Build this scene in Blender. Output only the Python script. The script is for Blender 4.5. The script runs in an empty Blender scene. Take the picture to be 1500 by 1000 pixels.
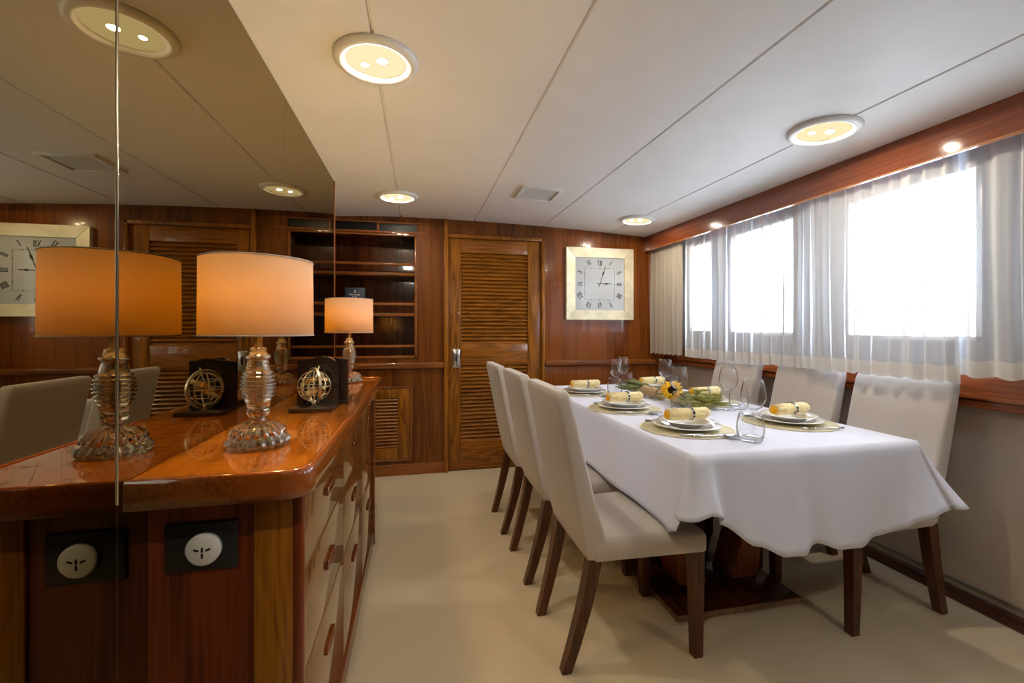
import bpy, bmesh, math, random
from mathutils import Vector, Matrix
random.seed(7)
S = bpy.context.scene
COL = S.collection
PI = math.pi

# ------------------------------------------------------------------ materials
def nt(name):
    m = bpy.data.materials.new(name); m.use_nodes = True
    t = m.node_tree; t.nodes.clear()
    out = t.nodes.new('ShaderNodeOutputMaterial')
    return m, t, out
def N(t, typ, **kw):
    n = t.nodes.new(typ)
    for k, v in kw.items():
        if k in n.inputs: n.inputs[k].default_value = v
        else: setattr(n, k, v)
    return n
def L(t, a, ao, b, bi): t.links.new(a.outputs[ao], b.inputs[bi])
def srgb(r, g, b):
    f = lambda c: (c/255/12.92 if c/255 <= .04045 else ((c/255+.055)/1.055)**2.4)
    return (f(r), f(g), f(b), 1)
def plain(name, col, rough=.5, metal=0, coat=0, spec=.5, noise=0, nscale=40, bump=0, sheen=0, trans=0, ior=1.45):
    m, t, out = nt(name)
    p = N(t, 'ShaderNodeBsdfPrincipled')
    p.inputs['Base Color'].default_value = col; p.inputs['Roughness'].default_value = rough
    p.inputs['Metallic'].default_value = metal; p.inputs['Coat Weight'].default_value = coat
    p.inputs['Coat Roughness'].default_value = .04
    p.inputs['Specular IOR Level'].default_value = spec; p.inputs['Sheen Weight'].default_value = sheen
    p.inputs['Transmission Weight'].default_value = trans; p.inputs['IOR'].default_value = ior
    L(t, p, 0, out, 0)
    if noise or bump:
        tc = N(t, 'ShaderNodeTexCoord'); nz = N(t, 'ShaderNodeTexNoise', Scale=nscale, Detail=4)
        L(t, tc, 'Object', nz, 'Vector')
        if noise:
            r = N(t, 'ShaderNodeValToRGB')
            r.color_ramp.elements[0].position = .3; r.color_ramp.elements[1].position = .7
            r.color_ramp.elements[0].color = [c*(1-noise) for c in col[:3]]+[1]
            r.color_ramp.elements[1].color = [min(1, c*(1+noise)) for c in col[:3]]+[1]
            L(t, nz, 0, r, 0); L(t, r, 0, p, 'Base Color')
        if bump:
            b = N(t, 'ShaderNodeBump', Strength=bump, Distance=.004); L(t, nz, 0, b, 'Height'); L(t, b, 0, p, 'Normal')
    return m
def wood(name, dark, light, axis='Z', scale=1.0, rough=.28, coat=.6, planks=0, rings=1.0, coat_rough=.05):
    """varnished wood: grain streaks stretched along AXIS, cathedral bands and fine pores"""
    m, t, out = nt(name)
    tc = N(t, 'ShaderNodeTexCoord')
    st = {'X': (.10, 1, 1), 'Y': (1, .10, 1), 'Z': (1, 1, .10)}[axis]
    mp = N(t, 'ShaderNodeMapping'); mp.inputs['Scale'].default_value = [v*scale for v in st]
    L(t, tc, 'Object', mp, 'Vector')
    n1 = N(t, 'ShaderNodeTexNoise', Scale=7.0, Detail=3, Distortion=.6)
    L(t, mp, 0, n1, 'Vector')
    mul = N(t, 'ShaderNodeMath', operation='MULTIPLY'); mul.inputs[1].default_value = 55*rings
    L(t, n1, 0, mul, 0)
    sn = N(t, 'ShaderNodeMath', operation='SINE'); L(t, mul, 0, sn, 0)
    st2 = {'X': (.02, 1, 1), 'Y': (1, .02, 1), 'Z': (1, 1, .02)}[axis]
    mp2 = N(t, 'ShaderNodeMapping'); mp2.inputs['Scale'].default_value = [v*scale for v in st2]
    L(t, tc, 'Object', mp2, 'Vector')
    n2 = N(t, 'ShaderNodeTexNoise', Scale=160.0, Detail=2); L(t, mp2, 0, n2, 'Vector')
    n3 = N(t, 'ShaderNodeTexNoise', Scale=2.2, Detail=1); L(t, mp, 0, n3, 'Vector')
    a = N(t, 'ShaderNodeMath', operation='MULTIPLY_ADD'); a.inputs[1].default_value = .16; L(t, sn, 0, a, 0); L(t, n2, 0, a, 2)
    b = N(t, 'ShaderNodeMath', operation='MULTIPLY_ADD'); b.inputs[1].default_value = .7; L(t, n3, 0, b, 0); L(t, a, 0, b, 2)
    r = N(t, 'ShaderNodeValToRGB')
    r.color_ramp.elements[0].position = .48; r.color_ramp.elements[1].position = 1.2-.12
    r.color_ramp.elements[0].color = dark; r.color_ramp.elements[1].color = light
    L(t, b, 0, r, 0)
    p = N(t, 'ShaderNodeBsdfPrincipled'); p.inputs['Specular IOR Level'].default_value = .2
    p.inputs['Roughness'].default_value = rough; p.inputs['Coat Weight'].default_value = coat
    p.inputs['Coat Roughness'].default_value = coat_rough
    last = r
    if planks:
        sep = N(t, 'ShaderNodeSeparateXYZ'); L(t, tc, 'Object', sep, 0)
        d = N(t, 'ShaderNodeMath', operation='DIVIDE'); d.inputs[1].default_value = planks; L(t, sep, 'X', d, 0)
        fr = N(t, 'ShaderNodeMath', operation='FRACT'); L(t, d, 0, fr, 0)
        lt = N(t, 'ShaderNodeMath', operation='LESS_THAN'); lt.inputs[1].default_value = .018; L(t, fr, 0, lt, 0)
        mx = N(t, 'ShaderNodeMixRGB'); mx.inputs[2].default_value = [c*.45 for c in dark[:3]]+[1]
        L(t, lt, 0, mx, 0); L(t, r, 0, mx, 1); last = mx
    L(t, last, 0, p, 'Base Color'); L(t, p, 0, out, 0)
    return m
def sheer(name, col, transp, translu, hem_z=None):
    m, t, out = nt(name)
    tr = N(t, 'ShaderNodeBsdfTransparent'); tl = N(t, 'ShaderNodeBsdfTranslucent'); df = N(t, 'ShaderNodeBsdfDiffuse')
    tl.inputs[0].default_value = col; df.inputs[0].default_value = col
    m1 = N(t, 'ShaderNodeMixShader'); m1.inputs[0].default_value = translu; L(t, df, 0, m1, 1); L(t, tl, 0, m1, 2)
    m2 = N(t, 'ShaderNodeMixShader'); L(t, m1, 0, m2, 1); L(t, tr, 0, m2, 2)
    # the weave closes up when it is seen edge-on along the folds
    lw = N(t, 'ShaderNodeLayerWeight', Blend=.35)
    mr = N(t, 'ShaderNodeMapRange'); mr.inputs['From Min'].default_value = .06; mr.inputs['From Max'].default_value = .42; mr.inputs['To Min'].default_value = transp; mr.inputs['To Max'].default_value = transp*.05
    L(t, lw, 'Facing', mr, 0); L(t, mr, 0, m2, 0); L(t, m2, 0, out, 0)
    return m
def thin_glass(name, tint=(1, 1, 1, 1), base=.035):
    m, t, out = nt(name)
    tr = N(t, 'ShaderNodeBsdfTransparent'); tr.inputs[0].default_value = tint
    gl = N(t, 'ShaderNodeBsdfGlossy'); gl.inputs['Roughness'].default_value = .02
    lw = N(t, 'ShaderNodeLayerWeight', Blend=.10)
    mr = N(t, 'ShaderNodeMapRange'); mr.inputs['To Min'].default_value = base; mr.inputs['To Max'].default_value = .7
    mx = N(t, 'ShaderNodeMixShader'); L(t, lw, 'Fresnel', mr, 0); L(t, mr, 0, mx, 0); L(t, tr, 0, mx, 1); L(t, gl, 0, mx, 2)
    L(t, mx, 0, out, 0); return m
def emit(name, col, s, hot=None):
    m, t, out = nt(name)
    e = N(t, 'ShaderNodeEmission', Strength=s); e.inputs[0].default_value = col; L(t, e, 0, out, 0); return m
def mirror_mat(name, col):
    m, t, out = nt(name)
    g = N(t, 'ShaderNodeBsdfGlossy'); g.inputs[0].default_value = col; g.inputs['Roughness'].default_value = 0; L(t, g, 0, out, 0); return m

M = {}
M['veneer'] = wood('veneer', srgb(80, 40, 10), srgb(128, 72, 24), 'Z', 1.0, .25, .5, rings=.4)
M['plank'] = wood('plank_veneer', srgb(102, 52, 15), srgb(142, 78, 28), 'Z', 1.0, .2, .6, planks=.125, rings=.25)
M['door'] = wood('door_wood', srgb(98, 54, 10), srgb(166, 104, 28), 'Z', 1.0, .3, .5, rings=1.3)
M['doorh'] = wood('door_wood_cross', srgb(98, 54, 12), srgb(160, 98, 30), 'X', 1.0, .3, .5, rings=1.3)
M['trimy'] = wood('trim_wood_long', srgb(84, 36, 16), srgb(140, 70, 32), 'Y', 1.0, .28, .6, rings=.5)
M['fascia'] = wood('fascia_wood', srgb(122, 62, 34), srgb(150, 80, 46), 'Y', .6, .12, .9, rings=.15, coat_rough=.03)
M['trimx'] = wood('trim_wood_cross', srgb(98, 52, 18), srgb(156, 92, 40), 'X', 1.0, .28, .7, rings=.5)
M['edge'] = wood('bright_edge_wood', srgb(160, 96, 50), srgb(214, 150, 96), 'Y', 1.0, .2, .8, rings=.3)
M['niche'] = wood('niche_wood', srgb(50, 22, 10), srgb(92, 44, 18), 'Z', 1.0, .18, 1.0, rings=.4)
M['top'] = wood('sideboard_top_wood', srgb(104, 52, 4), srgb(166, 92, 10), 'Y', 1.0, .22, 1.0, rings=.8, coat_rough=.015)
M['topedge'] = wood('sideboard_edge_wood', srgb(112, 50, 10), srgb(150, 76, 20), 'Y', 1.0, .2, 1.0, rings=.3, coat_rough=.03)
M['endred'] = wood('sideboard_end_veneer', srgb(72, 26, 12), srgb(120, 52, 22), 'Z', 1.0, .3, .5, rings=.4)
M['post'] = wood('sideboard_post_wood', srgb(116, 64, 14), srgb(170, 106, 28), 'Z', 1.0, .3, .5, rings=1.6)
M['drawer'] = wood('drawer_wood', srgb(104, 64, 24), srgb(142, 94, 42), 'Z', 1.0, .16, 1.0, rings=.5, coat_rough=.06)
M['handle'] = wood('handle_wood', srgb(90, 40, 14), srgb(140, 72, 28), 'Z', 1.0, .25, .8, rings=.3)
M['leg'] = wood('chair_leg_wood', srgb(58, 32, 18), srgb(98, 58, 36), 'Z', 1.4, .35, .3, rings=.4)
M['base'] = wood('pedestal_wood', srgb(48, 22, 14), srgb(88, 44, 26), 'Y', 1.0, .25, .6, rings=.5)
M['burl'] = wood('pedestal_curve_wood', srgb(96, 44, 20), srgb(160, 86, 42), 'Z', 1.3, .3, .5, rings=1.2)
M['baseedge'] = wood('pedestal_plate_edge', srgb(110, 84, 62), srgb(150, 118, 90), 'Y', 1.0, .4, .2)
M['ceil'] = plain('ceiling_panel', (.87, .86, .845, 1), .55, noise=.02, nscale=6, bump=.05)
M['dark'] = plain('dark_gap', (.01, .009, .008, 1), .8)
M['carpet'] = plain('carpet', srgb(206, 191, 164), .95, noise=.05, nscale=220, bump=.35, sheen=.3)
M['cream'] = plain('cream_wall', srgb(222, 214, 202), .6, noise=.02, nscale=8)
M['hull'] = plain('hull_side_lining', srgb(96, 92, 92), .7, noise=.03, nscale=8)
M['greige'] = plain('greige_panel', srgb(196, 182, 166), .45, noise=.02, nscale=5)
M['metal_strip'] = plain('aluminium_strip', (.55, .52, .48, 1), .3, 1)
M['fabric'] = plain('cream_linen', srgb(204, 195, 188), .9, noise=.045, nscale=420, bump=.25, sheen=.25)
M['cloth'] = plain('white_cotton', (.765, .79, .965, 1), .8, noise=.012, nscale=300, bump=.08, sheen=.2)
M['sheer'] = sheer('sheer_voile', (.74, .75, .79, 1), .36, .025)
M['sheerhem'] = sheer('sheer_voile_hem', (.76, .74, .71, 1), .10, .03)
M['drape'] = sheer('beige_drape_cloth', (.46, .40, .33, 1), .0, .02)
M['pane'] = thin_glass('window_glass', base=.02)
M['glass'] = thin_glass('drinking_glass', (.992, .994, .996, 1), .045)
def crystal_mat():
    m, t, out = nt('lamp_crystal')
    gl = N(t, 'ShaderNodeBsdfGlass', Roughness=.0, IOR=1.48); gl.inputs[0].default_value = (1, .96, .88, 1)
    rf = N(t, 'ShaderNodeBsdfGlossy', Roughness=.04); rf.inputs[0].default_value = (1.0, .94, .82, 1)
    mx = N(t, 'ShaderNodeMixShader'); mx.inputs[0].default_value = .22
    L(t, gl, 0, mx, 1); L(t, rf, 0, mx, 2); L(t, mx, 0, out, 0); return m
M['crystal'] = crystal_mat()
M['chrome'] = plain('chrome', (.78, .77, .75, 1), .16, 1)
M['silver'] = plain('silver', (.72, .72, .72, 1), .2, 1)
M['brass'] = plain('brass', (.72, .50, .20, 1), .25, 1)
M['palegold'] = plain('pale_gold', (.80, .66, .42, 1), .28, 1)
M['goldleaf'] = plain('gold_leaf', srgb(238, 229, 198), .32, .2, noise=.16, nscale=9, bump=.1)
M['face'] = plain('clock_face', srgb(190, 196, 204), .12, noise=.03, nscale=5, coat=.6)
M['black'] = plain('black_plastic', (.012, .012, .014, 1), .35)
M['numeral'] = plain('black_numeral', (.02, .022, .025, 1), .4)
M['plastic'] = plain('white_plastic', (.82, .81, .78, 1), .35)
M['vent'] = plain('grey_plastic', (.74, .73, .71, 1), .5)
M['china'] = plain('white_china', (.86, .85, .82, 1), .08, coat=.5)
M['mat'] = plain('straw_placemat', srgb(214, 204, 168), .6, noise=.06, nscale=260, bump=.2)
M['matrim'] = plain('placemat_rim', srgb(236, 226, 190), .4)
M['napkin'] = plain('yellow_napkin', srgb(250, 229, 172), .9, noise=.03, nscale=300, bump=.1, sheen=.2)
M['core'] = plain('orange_napkin', srgb(248, 178, 20), .85, noise=.08, nscale=120)
M['petal'] = plain('sunflower_petal', srgb(252, 186, 8), .6, noise=.15, nscale=60)
M['disc'] = plain('sunflower_disc', srgb(46, 24, 12), .95, spec=.05, noise=.4, nscale=300, bump=.6)
M['leaf'] = plain('sunflower_leaf', srgb(70, 92, 40), .6, noise=.2, nscale=50)
M['wheat'] = plain('wheat_ear', srgb(172, 170, 98), .7, noise=.35, nscale=90)
M['wheatgreen'] = plain('wheat_ear_green', srgb(128, 136, 88), .7, noise=.35, nscale=90)
M['wheatdry'] = plain('wheat_stalk', srgb(206, 192, 138), .7, noise=.2, nscale=90)
M['burlap'] = plain('burlap', srgb(186, 156, 116), .95, noise=.2, nscale=240, bump=.5)
M['navy'] = plain('navy_carton', srgb(54, 62, 76), .4, noise=.05, nscale=30)
M['print'] = plain('white_print', (.85, .84, .82, 1), .5)
M['mirror'] = mirror_mat('bronze_mirror', (.38, .315, .20, 1))
M['mirror_edge'] = plain('mirror_edge_steel', (.62, .58, .50, 1), .25, 1)
M['copper'] = wood('mirror_edge_trim', srgb(110, 60, 34), srgb(160, 96, 60), 'Z', 1, .3, .5, rings=.2)
M['bookend'] = plain('bookend_dark', (.02, .013, .012, 1), .25, coat=.5)
M['water'] = plain('sea', srgb(190, 205, 215), .4)
M['bulb'] = emit('warm_bulb', (1, .68, .29, 1), 400)
M['lens'] = emit('downlight_lens', (1.0, .86, .50, 1), 1.0)
M['hot'] = emit('downlight_hot', (1.0, .88, .68, 1), 1700)
# lamp shade: a warm linen drum lit from inside
def shade_mat():
    m, t, out = nt('lamp_shade_linen')
    tl = N(t, 'ShaderNodeBsdfTranslucent'); tl.inputs[0].default_value = (.95, .64, .20, 1)
    df = N(t, 'ShaderNodeBsdfDiffuse'); df.inputs[0].default_value = (.74, .67, .57, 1)
    mx = N(t, 'ShaderNodeMixShader'); mx.inputs[0].default_value = .46
    L(t, df, 0, mx, 1); L(t, tl, 0, mx, 2); L(t, mx, 0, out, 0)
    return m
M['shade'] = shade_mat()

# ------------------------------------------------------------------ mesh helpers
def box(bm, x0, x1, y0, y1, z0, z1, mi=0):
    v = [bm.verts.new(p) for p in ((x0,y0,z0),(x1,y0,z0),(x1,y1,z0),(x0,y1,z0),(x0,y0,z1),(x1,y0,z1),(x1,y1,z1),(x0,y1,z1))]
    for f in ((0,3,2,1),(4,5,6,7),(0,1,5,4),(1,2,6,5),(2,3,7,6),(3,0,4,7)):
        fc = bm.faces.new([v[i] for i in f]); fc.material_index = mi
    return v
def merge(dst, src, mat=None):
    vm = {v: dst.verts.new(mat @ v.co if mat else v.co) for v in src.verts}
    for f in src.faces:
        try:
            nf = dst.faces.new([vm[v] for v in f.verts]); nf.smooth = f.smooth; nf.material_index = f.material_index
        except ValueError: pass
    src.free()
def rbox(bm, x0, x1, y0, y1, z0, z1, r=.005, seg=2, smooth=True, mat=None):
    t = bmesh.new(); box(t, x0, x1, y0, y1, z0, z1)
    bmesh.ops.bevel(t, geom=t.edges[:], offset=r, segments=seg, profile=.5, affect='EDGES')
    for f in t.faces: f.smooth = smooth
    merge(bm, t, mat)
def lathe(bm, prof, seg=32, c=(0, 0, 0), closed=False, smooth=True, ripple=None):
    rings = []
    for k, (r, z) in enumerate(prof):
        if r < 1e-6: rings.append([bm.verts.new((c[0], c[1], c[2]+z))]); continue
        ring = []
        for i in range(seg):
            a = 2*PI*i/seg
            rr = r*(1+(ripple(k, a) if ripple else 0))
            ring.append(bm.verts.new((c[0]+rr*math.cos(a), c[1]+rr*math.sin(a), c[2]+z)))
        rings.append(ring)
    n = len(rings)
    for k in range(n if closed else n-1):
        A, B = rings[k], rings[(k+1) % n]
        for i in range(seg):
            j = (i+1) % seg
            if len(A) == 1 and len(B) == 1: continue
            if len(A) == 1: f = bm.faces.new((A[0], B[j], B[i]))
            elif len(B) == 1: f = bm.faces.new((A[i], A[j], B[0]))
            else: f = bm.faces.new((A[i], A[j], B[j], B[i]))
            f.smooth = smooth
def loft(bm, rings, cap=True, smooth=True, closed=False):
    R = [[bm.verts.new(p) for p in r] for r in rings]
    n = len(R[0])
    for k in range(len(R) if closed else len(R)-1):
        A, B = R[k], R[(k+1) % len(R)]
        for i in range(n):
            j = (i+1) % n
            f = bm.faces.new((A[i], A[j], B[j], B[i])); f.smooth = smooth
    if cap and not closed:
        bm.faces.new(R[0][::-1]); bm.faces.new(R[-1])
    return R
def tube(bm, pts, rad, seg=8, closed=False, smooth=True):
    pts = [Vector(p) for p in pts]; n = len(pts); rings = []
    up = Vector((0, 0, 1)); prev = None
    for i, p in enumerate(pts):
        if closed: d = (pts[(i+1) % n]-pts[i-1])
        else: d = pts[min(i+1, n-1)]-pts[max(i-1, 0)]
        d.normalize()
        if prev is None:
            a = d.cross(up)
            if a.length < 1e-3: a = d.cross(Vector((1, 0, 0)))
        else: a = prev - d*prev.dot(d)
        a.normalize(); prev = a; b = d.cross(a)
        r = rad[i] if isinstance(rad, (list, tuple)) else rad
        rings.append([p+a*(r*math.cos(2*PI*k/seg))+b*(r*math.sin(2*PI*k/seg)) for k in range(seg)])
    loft(bm, rings, cap=not closed, smooth=smooth, closed=closed)
def prism(bm, outline, z0, z1, f=lambda a, b, z: (a, b, z)):
    A = [bm.verts.new(f(a, b, z0)) for a, b in outline]; B = [bm.verts.new(f(a, b, z1)) for a, b in outline]
    bm.faces.new(A[::-1]); bm.faces.new(B)
    n = len(A)
    for i in range(n): bm.faces.new((A[i], A[(i+1) % n], B[(i+1) % n], B[i]))
def obj(name, bm, mat, parent=None, loc=None, rot=None):
    bmesh.ops.recalc_face_normals(bm, faces=bm.faces[:])
    me = bpy.data.meshes.new(name); bm.to_mesh(me); bm.free()
    for m in (mat if isinstance(mat, (list, tuple)) else [mat]): me.materials.append(m)
    o = bpy.data.objects.new(name, me); COL.objects.link(o)
    if parent: o.parent = parent
    if loc: o.location = loc
    if rot: o.rotation_euler = rot
    return o
def tag(o, label, cat, group=None, kind=None):
    if label: o['label'] = label
    if cat: o['category'] = cat
    if group: o['group'] = group
    if kind: o['kind'] = kind
    return o
def thing(name, label, cat, loc=(0, 0, 0), rz=0, group=None, kind=None):
    o = bpy.data.objects.new(name, None); COL.objects.link(o); o.empty_display_size = .05
    o.location = loc; o.rotation_euler = (0, 0, rz)
    return tag(o, label, cat, group, kind)
def struct(name, bm, mat, label=None, parent=None):
    o = obj(name, bm, mat, parent)
    if parent is None: tag(o, label, None, None, 'structure')
    return o
def copy_tree(o, parent=None):
    c = o.copy(); COL.objects.link(c)
    if parent: c.parent = parent
    for ch in list(o.children): copy_tree(ch, c)
    return c
def NB(): return bmesh.new()

# ------------------------------------------------------------------ room
YF = 3.68; MX = -.495
def ceil_z(x, y):
    return 2.072+.0135*(y-.9)-(.0165*x*x if x > 0 else .05*x*x)

bm = NB(); box(bm, -1.7, 2.5, -2.7, 3.95, -.06, 0)
struct('floor', bm, M['carpet'], 'cream fitted carpet over the whole saloon floor')

# ceiling: cambered panels with narrow V joints running fore and aft
seams = [-.745, -.135, .47, 1.07, 1.69]
xs = []
x = -1.7
while x < 2.45: xs.append((x, 0)); x += .1
for s in seams: xs += [(s-.006, 0), (s-.0025, .012), (s+.0025, .012), (s+.006, 0)]
xs = sorted(q for q in xs if q[1] or all(abs(q[0]-s) > .012 or abs(abs(q[0]-s)-.006) < 1e-6 for s in seams))
bm = NB(); ys = [-2.7, YF+.3]
low = [[bm.verts.new((x, y, ceil_z(x, y)+d)) for x, d in xs] for y in ys]
up = [[bm.verts.new((x, y, ceil_z(x, y)+.07)) for x, d in xs] for y in ys]
n = len(xs)
for i in range(n-1):
    bm.faces.new((low[0][i], low[0][i+1], low[1][i+1], low[1][i])); bm.faces.new((up[0][i], up[1][i], up[1][i+1], up[0][i+1]))
    for k in (0, 1): bm.faces.new((low[k][i], up[k][i], up[k][i+1], low[k][i+1]))
bm.faces.new((low[0][0], low[1][0], up[1][0], up[0][0])); bm.faces.new((low[0][-1], up[0][-1], up[1][-1], low[1][-1]))
struct('ceiling', bm, M['ceil'], 'white cambered panel ceiling with narrow joints')

# forward wall
bm = NB()
box(bm, 1.085, 2.5, YF, YF+.1, 0, 2.2)
struct('wall_front', bm, M['plank'], 'varnished vertical plank wall carrying the clock')
bm = NB()
box(bm, .211, 1.085, YF, YF+.1, 1.985, 2.2)           # above the door
box(bm, -.008, .211, YF, YF+.1, 0, 2.2)               # between bookcase and door
box(bm, -1.7, -.008, YF, YF+.1, 2.055, 2.2)
box(bm, -1.7, -.008, YF, YF+.1, 1.962, 1.972)
box(bm, -1.7, -.95, YF, YF+.1, .955, 1.99)
box(bm, -1.7, -.008, YF, YF+.1, 0, .955)
struct('wall_front', bm, M['veneer'], 'varnished wood wall around the bookcase and door')
bm = NB()
rbox(bm, .062, .072, YF-.006, YF+.02, 1.985, 2.06, .002); rbox(bm, -1.0, .075, YF-.008, YF+.02, 2.052, 2.062, .002)
rbox(bm, -1.0, .075, YF-.008, YF+.02, 1.972, 1.985, .002)
struct('trim_1', bm, M['trimx'], 'thin wood moulding around the air grille')
bm = NB(); box(bm, -1.75, 2.5, YF+.40, YF+.44, -.06, 2.3); box(bm, .211, 1.085, YF+.075, YF+.1, 0, 1.99)  # unseen boxes added to block outside light behind door and bookcase
struct('wall_front', bm, M['niche'], 'unseen dark backing added behind the forward wall joinery against light leaks')
# side walls
bm = NB(); box(bm, MX-.09, MX-.022, -2.7, 2.812, 0, 2.2); box(bm, -1.7, -1.5, -2.7, YF+.1, 0, 2.2)
struct('wall_left', bm, M['veneer'], 'wood partition behind the mirror')
bm = NB(); box(bm, MX-.07, MX+.003, 2.812, 2.83, 0, 2.12)
struct('trim_2', bm, M['copper'], 'narrow reddish wood trim closing the mirror edge')
bm = NB(); box(bm, -1.7, 2.5, -2.75, -2.65, 0, 2.2)
struct('wall_back', bm, M['cream'], 'cream aft wall behind the camera')
RX = 2.27; RL = 2.315
def sheer_z(y): return .0135*(y-1.2)
WIN = [(1.35, 1.95), (2.26, 2.86), (3.04, 3.36), (.60, 1.0)]  # last window is out of view, added to let in more daylight
WZ0, WZ1 = 1.13, 1.885
bm = NB()
edges = sorted(WIN); prev = -2.7
for a, b in edges:
    box(bm, RX, RX+.07, prev, a, .9, 2.2); prev = b
    box(bm, RX, RX+.07, a, b, .9, WZ0+sheer_z(a)); box(bm, RX, RX+.07, a, b, WZ1+sheer_z(a), 2.2)
box(bm, RX, RX+.07, prev, YF+.1, .9, 2.2)
struct('wall_right', bm, M['hull'], 'grey hull side wall with the curtained windows')
bm = NB(); box(bm, RL, RL+.1, -2.7, YF+.1, 0, .93)
struct('wall_right', bm, M['greige'], 'plain greige lower wall panel under the window rail')
for i, (a, b) in enumerate(WIN):
    z0, z1 = WZ0+sheer_z(a), WZ1+sheer_z(a)
    root = thing(f'window_{i+1}', None, None, (RX+.035, (a+b)/2, z0), kind='structure')
    w = (b-a)/2; h = z1-z0
    bm = NB(); t = .025
    for q in ((-w, -w+t, 0, h), (w-t, w, 0, h), (-w, w, 0, t), (-w, w, h-t, h)): rbox(bm, -.03, .03, q[0], q[1], q[2], q[3], .003)
    obj('window_frame', bm, M['metal_strip'], root)
    bm = NB(); box(bm, -.003, .003, -w+t, w-t, t, h-t); obj('pane', bm, M['pane'], root)
# wood dado, rail and fascia along the window side
def long_box(bm, x0, x1, z0, z1, y0=-2.6, y1=YF, b=.004):
    t = bmesh.new(); box(t, x0, x1, y0, y1, z0, z1)
    bmesh.ops.bevel(t, geom=t.edges[:], offset=b, segments=2, affect='EDGES')
    for v in t.verts: v.co.z += sheer_z(v.co.y)
    merge(bm, t)
bm = NB(); long_box(bm, RX-.012, RX+.02, .90, 1.005)
struct('trim_3', bm, M['trimy'], 'dark wood dado board below the curtains')
bm = NB(); long_box(bm, RX-.03, RX+.02, .895, .915); long_box(bm, RX-.02, RX+.045, .857, .893, b=.006)
struct('trim_4', bm, M['trimy'], 'moulded wood rail under the window dado')
bm = NB(); long_box(bm, 2.045, 2.06, 1.876, 2.06, b=.002)
struct('trim_5', bm, M['fascia'], 'glossy reddish wood fascia above the curtains')
bm = NB(); long_box(bm, 2.040, 2.062, 1.869, 1.876, b=.002)
struct('trim_6', bm, M['edge'], 'bright thin edge strip below the fascia')
bm = NB(); long_box(bm, 2.08, 2.12, 1.93, 1.945, y1=YF-.03); 
struct('trim_7', bm, M['metal_strip'], 'curtain track behind the fascia')
bm = NB(); rbox(bm, RL-.022, RL+.002, -2.6, YF, 0, .05, .004)
struct('baseboard_right', bm, M['base'], 'dark wood skirting along the window side')
bm = NB(); rbox(bm, RL-.008, RL+.002, -2.6, YF, .05, .09, .002)
struct('trim_8', bm, M['metal_strip'], 'metal channel above the right skirting')

# forward wall joinery: door frame, rails
bm = NB()
rbox(bm, .211, .247, YF-.03, YF+.02, 0, ceil_z(.22, YF)-.004, .006); rbox(bm, 1.055, 1.085, YF-.018, YF+.06, 0, 1.985, .006)
rbox(bm, .247, 1.085, YF-.018, YF+.03, 1.955, 1.985, .005)
struct('trim_9', bm, M['door'], 'wood frame around the louvred door')
bm = NB(); rbox(bm, -1.5, .211, YF-.028, YF+.01, .868, .918, .012, 3)
struct('trim_10', bm, M['trimx'], 'rounded wood chair rail left of the door')
bm = NB(); rbox(bm, 1.086, 2.26, YF-.028, YF+.01, .868, .918, .012, 3)
struct('trim_11', bm, M['trimx'], 'rounded wood chair rail under the clock')
bm = NB(); rbox(bm, -1.5, .211, YF-.012, YF+.01, 0, .09, .004); rbox(bm, 1.085, 2.3, YF-.012, YF+.01, 0, .09, .004)
struct('baseboard_front', bm, M['trimx'], 'wood skirting of the forward wall')

# the louvred door
root = thing('door_1', 'honey brown wooden door with two louvre panels', None, (.65, YF+.03, 0), kind='structure')
def dl(x): return x-.65
bm = NB()
rbox(bm, dl(.247), dl(.357), -.02, .02, .008, 1.955, .003); rbox(bm, dl(.935), dl(1.055), -.02, .02, .008, 1.955, .003)
obj('stile', bm, M['door'], root)
bm = NB()
for z0, z1 in ((1.838, 1.955), (.885, 1.068), (.008, .243)): rbox(bm, dl(.357), dl(.935), -.018, .018, z0, z1, .003)
obj('door_rail', bm, M['doorh'], root)
def louvre(bm, x0, x1, z0, z1, pitch, y=0, d=.03, th=.006):
    k = int(round((z1-z0)/pitch)); p = (z1-z0)/k
    for i in range(k):
        zc = z0+p*(i+.5)
        t = bmesh.new(); box(t, x0, x1, -d/2, d/2, -th/2, th/2)
        bmesh.ops.bevel(t, geom=t.edges[:], offset=.002, segments=1, affect='EDGES')
        merge(bm, t, Matrix.Translation((0, y, zc)) @ Matrix.Rotation(math.radians(52), 4, 'X'))
for z0, z1 in ((1.068, 1.838), (.243, .885)):
    bm = NB(); louvre(bm, dl(.357), dl(.935), z0, z1, .0325, d=.040, th=.008)
    p = obj('louvre_panel', bm, M['doorh'], root)
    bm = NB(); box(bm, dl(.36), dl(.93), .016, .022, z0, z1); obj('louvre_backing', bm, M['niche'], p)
bm = NB(); rbox(bm, dl(.28), dl(.350), -.032, -.018, .868, 1.028, .012, 3)
hp = obj('door_pull', bm, M['chrome'], root); hp['label'] = 'chrome recessed door pull'
bm = NB(); rbox(bm, dl(.293), dl(.337), -.0345, -.031, .885, 1.011, .001)
obj('pull_recess', bm, M['silver'], hp)
bm = NB(); tube(bm, [(dl(.315), -.036, .92), (dl(.315), -.044, .95), (dl(.315), -.036, .98)], .006, 8); obj('latch', bm, M['black'], hp)

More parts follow.
